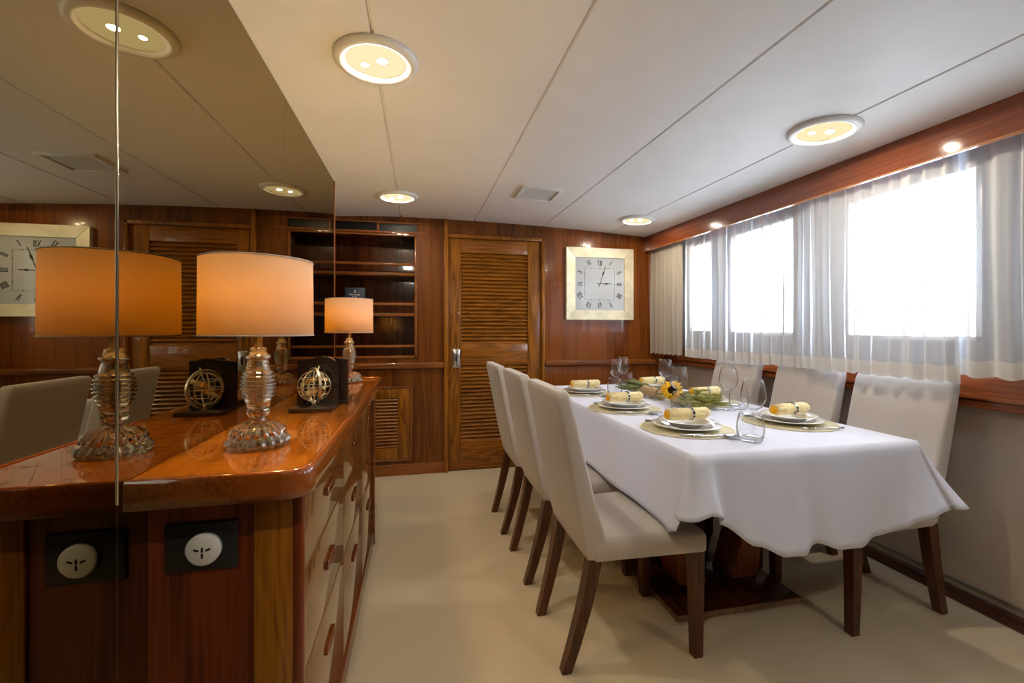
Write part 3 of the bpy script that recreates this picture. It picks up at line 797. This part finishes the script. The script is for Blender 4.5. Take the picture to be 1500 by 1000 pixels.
for k in range(1, 8):
    a = PI/2*k/8; add((cx1-.012+.012*math.cos(a), cy1-.012+.012*math.sin(a)), (math.cos(a), math.sin(a)), .25, .06)
for k in range(41):
    q = k/40; add((cx1-.012-(cx1-cx0-.024)*q, cy1), (0, 1), .27+.02*math.sin(7*q*PI), .04+.015*math.sin(12*q*PI))
for k in range(1, 8):
    a = PI/2+PI/2*k/8; add((cx0+.012+.012*math.cos(a), cy1-.012+.012*math.sin(a)), (math.cos(a), math.sin(a)), .25, .06)
hem_l = [(0, .27), (.5, .275), (.78, .272), (.90, .282), (.955, .284), (.985, .25), (1, .20)]
fl_l = [(0, .03), (.5, .022), (.8, .018), (.92, .015), (.97, .030), (1, .055)]
for k in range(71):
    q = k/70; add((cx0, cy1-.012-(cy1-cy0-.024)*q), (-1, -.5*max(0, q-.96)/.04), smooth_tab(hem_l, q)+.004*math.sin(21*q), smooth_tab(fl_l, q)+.006*math.sin(19*q))
for k in range(1, 7):
    a = PI+PI/2*k/7; add((cx0+.012+.012*math.cos(a), cy0+.012+.012*math.sin(a)), (math.cos(a), math.sin(a)), .185-.02*k/7+.01*math.sin(PI*k/7), .06+.022*math.sin(PI*k/7))
bm = NB(); NV = 14; ns = len(st); rings = []
for v in range(NV+1):
    t_ = v/NV; ring = []
    for i, (p, d, drop, fl) in enumerate(st):
        out_ = fl*(t_**1.35)+.010*math.sin(min(1, t_*8)*PI/2)
        dz = drop*t_-.008*(1-math.exp(-t_*30))*0
        zz = CZ-drop*t_*(1-.0) if t_ > 0 else CZ
        if 0 < t_ <= .08: out_ = .010*math.sin(t_/.08*PI/2)
        ring.append(bm.verts.new(p+d*out_+Vector((0, 0, zz))))
    rings.append(ring)
for v in range(NV):
    for i in range(ns):
        j = (i+1) % ns
        f = bm.faces.new((rings[v][i], rings[v][j], rings[v+1][j], rings[v+1][i])); f.smooth = True
top_in = [bm.verts.new(p+(Vector(((cx0+cx1)/2, (cy0+cy1)/2, 0))-p)*.02+Vector((0, 0, CZ+.0015))) for p, d, a, b in st]
for i in range(ns):
    j = (i+1) % ns; f = bm.faces.new((top_in[i], top_in[j], rings[0][j], rings[0][i])); f.smooth = True
bm.faces.new(top_in)
tcl = obj('tablecloth', bm, M['cloth'])
so_ = tcl.modifiers.new('thickness', 'SOLIDIFY'); so_.thickness = .0015; so_.offset = 1
tag(tcl, 'white cotton tablecloth draped over the dining table with a wavy hem', 'tablecloth')
bm = NB()
ZT = CZ+.0035

# ------------------------------------------------------------------ place settings
SEATS = [('near place on the sideboard side', 1.105, 1.645, 1), ('middle place on the sideboard side', 1.065, 2.135, 1), ('far place on the sideboard side', 1.075, 2.715, 1),
         ('near place on the window side', 1.625, 1.655, -1), ('middle place on the window side', 1.615, 2.235, -1), ('far place on the window side', 1.610, 2.80, -1)]
def make_mat():
    r = thing('placemat', '', 'placemat', group='round placemats')
    bm = NB(); lathe(bm, [(0, .0), (.184, .0), (.184, .0035), (0, .0035)], 64); obj('woven_disc', bm, M['mat'], r)
    bm = NB(); tube(bm, [(.184*math.cos(2*PI*k/64), .184*math.sin(2*PI*k/64), .0028) for k in range(64)], .0028, 6, True); obj('rim', bm, M['matrim'], r)
    return r
def make_plate(name, rad, h, group):
    r0 = rad
    prof = [(0, 0.0), (r0*.55, 0.0), (r0*.57, .002), (r0*.66, h*.55), (r0*.97, h*.95), (r0, h), (r0*.985, h+.0025), (r0*.70, h*.62+.0035), (r0*.60, .0055), (0, .005)]
    bm = NB(); lathe(bm, prof, 64)
    return tag(obj(name, bm, M['china']), '', 'plate', group)
def make_napkin():
    r = thing('napkin', '', 'napkin', group='rolled yellow napkins')
    bm = NB(); L_ = .094; rings = []
    for k in range(13):
        u = -L_+2*L_*k/12; q = .0240+.0015*math.cos(k*1.7)-(.0025 if k in (0, 12) else 0)-(.003 if k == 7 else 0)
        rings.append([(u+.004*math.sin(3*a), q*1.12*math.cos(a)+.002*math.sin(2*a), .0225+q*math.sin(a)) for a in [2*PI*i/24 for i in range(24)]])
    loft(bm, rings, True, True); 
    # the outer flap of the roll
    fl = []
    for k in range(2):
        u = (-L_+.002, L_-.002)[k]; fl.append([(u, -.026, .016), (u, -.0275, .026), (u, -.018, .043), (u, .0, .0475), (u, .0, .046), (u, -.017, .0415), (u, -.0255, .026), (u, -.024, .016)])
    loft(bm, fl, True, True)
    obj('roll', bm, M['napkin'], r)
    bm = NB(); rg = []
    for u, q in ((-L_-.007, .004), (-L_-.006, .013), (-L_-.002, .0165), (-L_+.02, .0165)):
        rg.append([(u, q*1.1*math.cos(a), .0225+q*math.sin(a)) for a in [2*PI*i/18 for i in range(18)]])
    loft(bm, rg, True, True); o = obj('inner_napkin', bm, M['core'], r); o['label'] = 'orange rolled inner napkin'
    bm = NB(); rg = []
    for u, q in ((.008, .0255), (.0085, .0272), (.0195, .0272), (.020, .0255)):
        rg.append([(u, q*1.10*math.cos(a), .0235+q*math.sin(a)*.97) for a in [2*PI*i/32 for i in range(32)]])
    loft(bm, rg, False, False, True); ro = obj('napkin_ring', bm, M['silver'], r); ro['label'] = 'silver napkin ring'
    bm = NB()
    for i in range(10):
        a = 2*PI*(i+.5)/10; m = Matrix.Translation((.014, .0272*1.1*math.cos(a), .0235+.0272*.97*math.sin(a))) @ Matrix.Rotation(a-PI/2, 4, 'X')
        t = bmesh.new(); box(t, -.004, .004, -.0045, .0045, -.001, .0008); merge(bm, t, m)
    obj('ring_inlay', bm, M['black'], ro)
    return r
def make_fork():
    bm = NB(); L1 = .19
    tube(bm, [(0, -.095, .004), (0, -.06, .0035), (0, -.01, .006), (0, .03, .006)], [.0048, .0042, .0024, .003], 8)
    rings = []
    for y, w, z in ((.03, .003, .006), (.04, .009, .004), (.052, .011, .0035), (.062, .011, .005)): rings.append([(-w, y, z), (w, y, z), (w, y, z+.0018), (-w, y, z+.0018)])
    loft(bm, rings, True, False)
    for i in range(4):
        x = -.0093+.0062*i; tube(bm, [(x, .06, .006), (x, .08, .0075), (x, .097, .010)], [.0014, .0012, .0007], 6)
    return tag(obj('fork', bm, M['silver']), '', 'fork', 'silver forks')
def make_knife():
    bm = NB(); tube(bm, [(0, -.11, .005), (0, -.10, .005), (0, -.03, .005), (0, -.01, .005)], [.003, .006, .0055, .0035], 8)
    rings = []
    for y, a, b in ((-.012, -.004, .004), (.0, -.008, .006), (.06, -.010, .007), (.095, -.008, .007), (.11, .003, .006)): rings.append([(a, y, .004), (b, y, .003), (b, y, .0055), (a, y, .0045)])
    loft(bm, rings, True, False)
    return tag(obj('knife', bm, M['silver']), '', 'knife', 'silver knives')
def make_spoon():
    bm = NB(); tube(bm, [(0, -.095, .004), (0, -.06, .0035), (0, -.01, .007), (0, .032, .007)], [.0048, .0042, .0024, .003], 8)
    rings = []
    for k in range(9):
        t_ = k/8; y = .03+.062*t_; w = .019*math.sin(PI*min(1, .12+t_*.83))**.8+.001; dp_ = .007*math.sin(PI*t_)
        rings.append([(-w, y, .0085), (-w*.5, y, .0085-dp_*.85), (0, y, .0085-dp_), (w*.5, y, .0085-dp_*.85), (w, y, .0085), (w*.92, y, .0095), (w*.46, y, .0098-dp_*.8), (0, y, .0098-dp_), (-w*.46, y, .0098-dp_*.8), (-w*.92, y, .0095)])
    loft(bm, rings, True, True)
    return tag(obj('spoon', bm, M['silver']), '', 'spoon', 'silver spoons')
def make_wine():
    r = thing('wine_glass', '', 'wine glass', group='stemmed wine glasses')
    o = [(.0035, .098), (.010, .101), (.030, .115), (.043, .135), (.0465, .155), (.045, .175), (.0385, .205), (.0345, .222)]
    i_ = [(.0337, .222), (.0375, .205), (.0438, .175), (.0452, .155), (.0418, .136), (.029, .117), (.010, .104), (0, .1025)]
    bm = NB(); lathe(bm, [(0, .097)]+o+i_, 48); obj('bowl', bm, M['glass'], r)
    bm = NB(); lathe(bm, [(0, .005), (.007, .007), (.0042, .02), (.0036, .06), (.0042, .09), (.007, .0985), (0, .0990)], 20); obj('stem', bm, M['glass'], r)
    bm = NB(); lathe(bm, [(0, 0), (.037, 0), (.038, .0012), (.030, .003), (.012, .0055), (0, .006)], 48); obj('foot', bm, M['glass'], r)
    bm = NB(); tube(bm, [(.0342*math.cos(2*PI*k/48), .0342*math.sin(2*PI*k/48), .222) for k in range(48)], .0010, 6, True); obj('rim', bm, M['glass'], r)
    return r
def make_tumbler():
    bm = NB()
    o = [(.034, 0), (.040, .006), (.0465, .028), (.0485, .048), (.0465, .072), (.0405, .098), (.0375, .108)]
    i_ = [(.0367, .108), (.0395, .098), (.0452, .072), (.047, .048), (.045, .03), (.038, .012), (0, .010)]
    lathe(bm, [(0, 0)]+o+i_, 48)
    return tag(obj('tumbler', bm, M['glass']), '', 'tumbler', 'stemless glass tumblers')
protos = dict(mat=make_mat(), plate=make_plate('dinner_plate', .138, .016, 'white dinner plates'), small=make_plate('soup_plate', .112, .026, 'white soup plates'), napkin=make_napkin(),
              fork=make_fork(), knife=make_knife(), spoon=make_spoon(), wine=make_wine(), tumbler=make_tumbler())
used = set()
def put(key, loc, rz, label):
    o = protos[key] if key not in used else copy_tree(protos[key])
    used.add(key); o.location = loc; o.rotation_euler = (0, 0, rz); o['label'] = label; return o
GL = [((1.280, 1.468), (1.212, 1.405)), ((1.335, 2.05), (1.285, 1.955)), ((1.285, 2.68), (1.235, 2.60)),
      ((1.580, 1.985), (1.655, 2.0)), ((1.585, 2.585), (1.665, 2.64)), ((1.44, 2.90), (1.50, 2.95))]
for (nm, x, y, s), (wg, tu) in zip(SEATS, GL):
    z = ZT
    put('mat', (x, y, z), 0, f'round straw placemat with pale rim at the {nm}')
    put('plate', (x, y, z+.0055), 0, f'white dinner plate on the placemat at the {nm}')
    put('small', (x, y, z+.0125), 0, f'deep white soup plate holding the napkin at the {nm}')
    put('napkin', (x+.002, y-.004, z+.0405), math.radians(1 if s > 0 else 8), f'rolled yellow napkin in a silver ring at the {nm}')
    rz = -PI/2 if s > 0 else PI/2            # cutlery points towards the table centre
    a = math.radians(6)
    fy, ky = (y+.160, y-.157) if s > 0 else (y-.160, y+.157)
    put('fork', (x-.012*s, fy, z+.0045), rz+s*a, f'silver fork left of the plate at the {nm}')
    put('knife', (x-.012*s, ky+.006*s, z+.0045), rz-s*a, f'silver knife right of the plate at the {nm}')
    put('spoon', (x+.018*s, ky-.020*s, z+.0045), rz-s*a*2.2, f'silver spoon beside the knife at the {nm}')
    put('wine', (wg[0], wg[1], ZT), 0, f'empty stemmed wine glass set for the {nm}')
    put('tumbler', (tu[0], tu[1], ZT), 0, f'empty rounded stemless tumbler set for the {nm}')

# ------------------------------------------------------------------ wheat bundle and sunflower
bq = thing('wheat_bouquet', 'bundle of green wheat tied with burlap lying along the table centre', 'bouquet', (1.385, 2.36, ZT))
A = Vector((-.012, .265, .03)); B = Vector((.075, -.36, .022)); ax = (B-A).normalized()
bm = NB(); 
for k in range(46):
    a = random.random()*2*PI; q = random.random()**.5
    side = ax.cross(Vector((0, 0, 1)))
    def at(t, spread): 
        return A.lerp(B, t)+side*(math.cos(a)*q*spread)+Vector((0, 0, .004+math.sin(a)*q*spread*.38))
    e = .93+.12*random.random()
    pts = [at(-.02, .055), at(.12, .040), at(.30, .026), at(.55, .05), at(.8, .075), at(e, .095)]
    for p in pts: p.z = max(p.z, .004)
    tube(bm, pts, .0012, 5)
obj('stalks', bm, M['wheatdry'], bq)
def ears(bm, t0, d, spread, n):
    side = ax.cross(Vector((0, 0, 1)))
    for k in range(n):
        a = random.random()*2*PI; q = random.random()**.5
        p = A.lerp(B, t0+random.uniform(-.09, .09))+side*(math.cos(a)*q*spread)+Vector((0, 0, .012+max(-.2, math.sin(a))*q*spread*.62))
        dv = (ax*d+side*math.cos(a)*q*.35+Vector((0, 0, .22*random.random()))).normalized(); le = .062+.025*random.random()
        p.z = max(p.z, .008)
        tube(bm, [p, p+dv*le*.25, p+dv*le*.6, p+dv*le], [.0026, .0075, .0068, .0012], 6)
        for h in range(3):
            w = dv.orthogonal().normalized(); w.rotate(Matrix.Rotation(h*1.3+a, 3, dv))
            b0 = p+dv*le*(.2+.15*h); tube(bm, [b0, b0+dv*.05+w*.012], [.0009, .0003], 4)
bm = NB(); ears(bm, .90, 1, .095, 70); ears(bm, .70, 1, .07, 40); obj('wheat_ears', bm, M['wheat'], bq)
bm = NB(); ears(bm, .06, -1, .07, 60); obj('wheat_ears', bm, M['wheatgreen'], bq)
bm = NB(); rings = []
side = ax.cross(Vector((0, 0, 1)))
for k in range(8):
    t_ = .20+.26*k/7; c = A.lerp(B, t_); q = .034+.006*math.cos(k*1.9); 
    rings.append([c+side*(q*math.cos(a))+Vector((0, 0, max(-c.z+.002, .008+q*.9*math.sin(a)))) for a in [2*PI*i/20 for i in range(20)]])
loft(bm, rings, True, True); wr = obj('burlap_wrap', bm, M['burlap'], bq)
bm = NB(); c = A.lerp(B, .44); tube(bm, [c+side*(.034*math.cos(2*PI*i/20))+Vector((0, 0, max(-c.z+.004, .009+.033*math.sin(2*PI*i/20)))) for i in range(20)], .004, 6, True); obj('ribbon', bm, M['disc'], wr)

sf = thing('sunflower', 'yellow sunflower with dark centre lying on the wheat bundle', 'sunflower', (1.366, 2.16, ZT+.082))
fm = Matrix.Rotation(math.radians(-62), 4, 'Z') @ Matrix.Rotation(math.radians(62), 4, 'Y')
# local flower axis is +z, turned towards the camera side and up
fm = (Vector((-.42, -.80, .42)).to_track_quat('Z', 'Y')).to_matrix().to_4x4()
for layer, (nP, r1, zz, off) in enumerate(((17, .060, 0, 0), (15, .052, .004, .2))):
    for k in range(nP):
        a = 2*PI*k/nP+off+random.uniform(-.08, .08); bm = NB(); ln_ = r1*random.uniform(.9, 1.1); rings = []
        for t_, w in ((.44, .006), (.6, .0105), (.8, .0092), (.94, .0035), (1.0, .0006)):
            z = zz+.006*math.sin(PI*t_)+random.uniform(-.002, .002)
            rings.append([Vector((ln_*t_, -w, z)), Vector((ln_*t_, 0, z-.0018)), Vector((ln_*t_, w, z)), Vector((ln_*t_, 0, z-.0006))])
        m = fm @ Matrix.Rotation(a, 4, 'Z')
        loft(bm, [[m @ p for p in rg] for rg in rings], True, True); obj('petal', bm, M['petal'], sf)
bm = NB(); t = bmesh.new(); lathe(t, [(0, -.006), (.028, -.004), (.033, .002), (.030, .008), (.012, .009), (0, .0075)], 28)
merge(bm, t, fm); obj('flower_disc', bm, M['disc'], sf)
bm = NB(); p0 = fm @ Vector((0, 0, -.005)); tube(bm, [p0, p0+Vector((.01, .03, -.012)), p0+Vector((.0, .08, -.030)), p0+Vector((-.01, .15, -.035))], [.006, .004, .0035, .003], 8); obj('stem', bm, M['leaf'], sf)
for dx, dy in ((.075, -.02), (.06, -.05)):
    bm = NB(); rings = []
    for t_, w in ((0, .002), (.3, .014), (.6, .015), (.85, .007), (1, .001)):
        c = Vector((.015, .01, -.022)).lerp(Vector((dx, dy, -.035)), t_)+Vector((0, 0, .01*math.sin(PI*t_))); s_ = Vector((-dy, dx, 0)).normalized()
        rings.append([c-s_*w, c+Vector((0, 0, -.002)), c+s_*w, c+Vector((0, 0, -.0008))])
    loft(bm, rings, True, True); obj('leaf', bm, M['leaf'], sf)

# ------------------------------------------------------------------ curtains
def curtain(label, y0, y1, zb, folds, amp, mat, hem, ph=0, taper=0, bunch=(), dx=0):
    root = thing('curtain', label, 'curtain', (2.105+dx, (y0+y1)/2, zb), group='curtains along the window side')
    yc = (y0+y1)/2; nseg = int(folds*10); zt = 1.925
    rng = random.Random(int((y0+3)*1000))
    ph1 = [rng.uniform(0, 6.28) for _ in range(4)]
    def pt(u, v):
        y = y0+(y1-y0)*u
        # gathers drawn together in places
        for c, k, w in bunch: y += -k*math.exp(-((y-c)/w)**2)*(y-c)
        a = amp*(.45+.55*min(1, v*1.4+.2))
        s = math.sin(u*folds*2*PI+ph)+.5*math.sin(u*folds*3.3*PI+ph1[0])+.3*math.sin(u*folds*1.27*PI+ph1[1])
        x = a*s*.62+.003*math.sin(6*v+ph1[2]+9*u)*v
        zz = (zt+sheer_z(y)-zb)*(1-v)
        zz += (.005*math.sin(u*folds*2*PI+ph1[3]))*v
        y += .006*math.sin(v*3+u*9+ph1[0])*v
        return Vector((x, y-yc, zz))
    bm = NB(); vs = [v/14*.93 for v in range(15)]
    g = [[bm.verts.new(pt(i/nseg, v)) for i in range(nseg+1)] for v in vs]
    for a in range(len(vs)-1):
        for i in range(nseg): f = bm.faces.new((g[a][i], g[a][i+1], g[a+1][i+1], g[a+1][i])); f.smooth = True
    obj('voile', bm, mat, root)
    bm = NB(); vs = [.93, .965, 1.0]
    g = [[bm.verts.new(pt(i/nseg, v)) for i in range(nseg+1)] for v in vs]
    for a in range(len(vs)-1):
        for i in range(nseg): f = bm.faces.new((g[a][i], g[a][i+1], g[a+1][i+1], g[a+1][i])); f.smooth = True
    obj('hem', bm, hem, root)
    return root
curtain('opaque beige gathered curtain in the far corner beside the clock wall', 3.165, 3.655, .975, 7, .020, M['drape'], M['drape'], .4, dx=-.012)
curtain('white sheer curtain furthest from the camera, hanging behind the last chair', 1.985, 3.175, .970, 15, .024, M['sheer'], M['sheerhem'], 1.2, dx=.018, bunch=((2.08, .35, .12), (2.95, .3, .1)))
curtain('white sheer curtain in the middle, above the two nearer window chairs', 1.325, 2.02, .973, 10, .022, M['sheer'], M['sheerhem'], 2.0, dx=-.014, bunch=((1.95, .3, .08),))
curtain('white sheer curtain nearest the camera at the right edge', .45, 1.36, 1.0, 11, .022, M['sheer'], M['sheerhem'], 3.1, dx=.018, bunch=((1.14, .45, .09),))
curtain('added unseen sheer curtain beside the camera, beyond the right picture edge', -.6, .455, .99, 20, .018, M['sheer'], M['sheerhem'], .3)  # out-of-view panel, added with the extra window for brightness

# ------------------------------------------------------------------ light
def light(name, kind, loc, energy, col, rot=(0, 0, 0), **kw):
    l = bpy.data.lights.new(name, kind); l.energy = energy; l.color = col
    for k, v in kw.items(): setattr(l, k, v)
    o = bpy.data.objects.new(name, l); COL.objects.link(o); o.location = loc; o.rotation_euler = rot; return o
for a, b in WIN:
    o = light('window_portal', 'AREA', (RX+.09, (a+b)/2, (WZ0+WZ1)/2), 1, (1, 1, 1), (0, PI/2, 0), shape='RECTANGLE', size=WZ1-WZ0, size_y=b-a)
    o.data.cycles.is_portal = True
sd = Vector((-1, -.18, -.93)); light('sun', 'SUN', (4, 2, 4), 3.2, (1, .96, .90), sd.to_track_quat('-Z', 'Y').to_euler(), angle=math.radians(1.2))
w = bpy.data.worlds.new('World'); S.world = w; w.use_nodes = True
t = w.node_tree; t.nodes.clear()
out = t.nodes.new('ShaderNodeOutputWorld'); bg = t.nodes.new('ShaderNodeBackground')
bg.inputs[0].default_value = (.70, .84, 1.0, 1); bg.inputs[1].default_value = 25
t.links.new(bg.outputs[0], out.inputs[0])

# ------------------------------------------------------------------ camera
cam = bpy.data.cameras.new('camera'); co = bpy.data.objects.new('camera', cam); COL.objects.link(co)
F = 640.0
cam.sensor_width = 36; cam.lens = F/1500*36; cam.clip_start = .02
cam.shift_y = -16/1500
co.location = (0, 0, 1.18); co.rotation_euler = (PI/2, 0, -math.atan((750-612)/F))
S.camera = co
S.view_settings.view_transform = 'Standard'; S.view_settings.look = 'None'; S.view_settings.gamma = 1; S.view_settings.use_curve_mapping = False
S.view_settings.exposure = 0.0
S.cycles.use_denoising = True
S.cycles.max_bounces = 10; S.cycles.diffuse_bounces = 5; S.cycles.glossy_bounces = 5; S.cycles.transparent_max_bounces = 16; S.cycles.transmission_bounces = 8
S.cycles.caustics_reflective = False; S.cycles.sample_clamp_indirect = 6
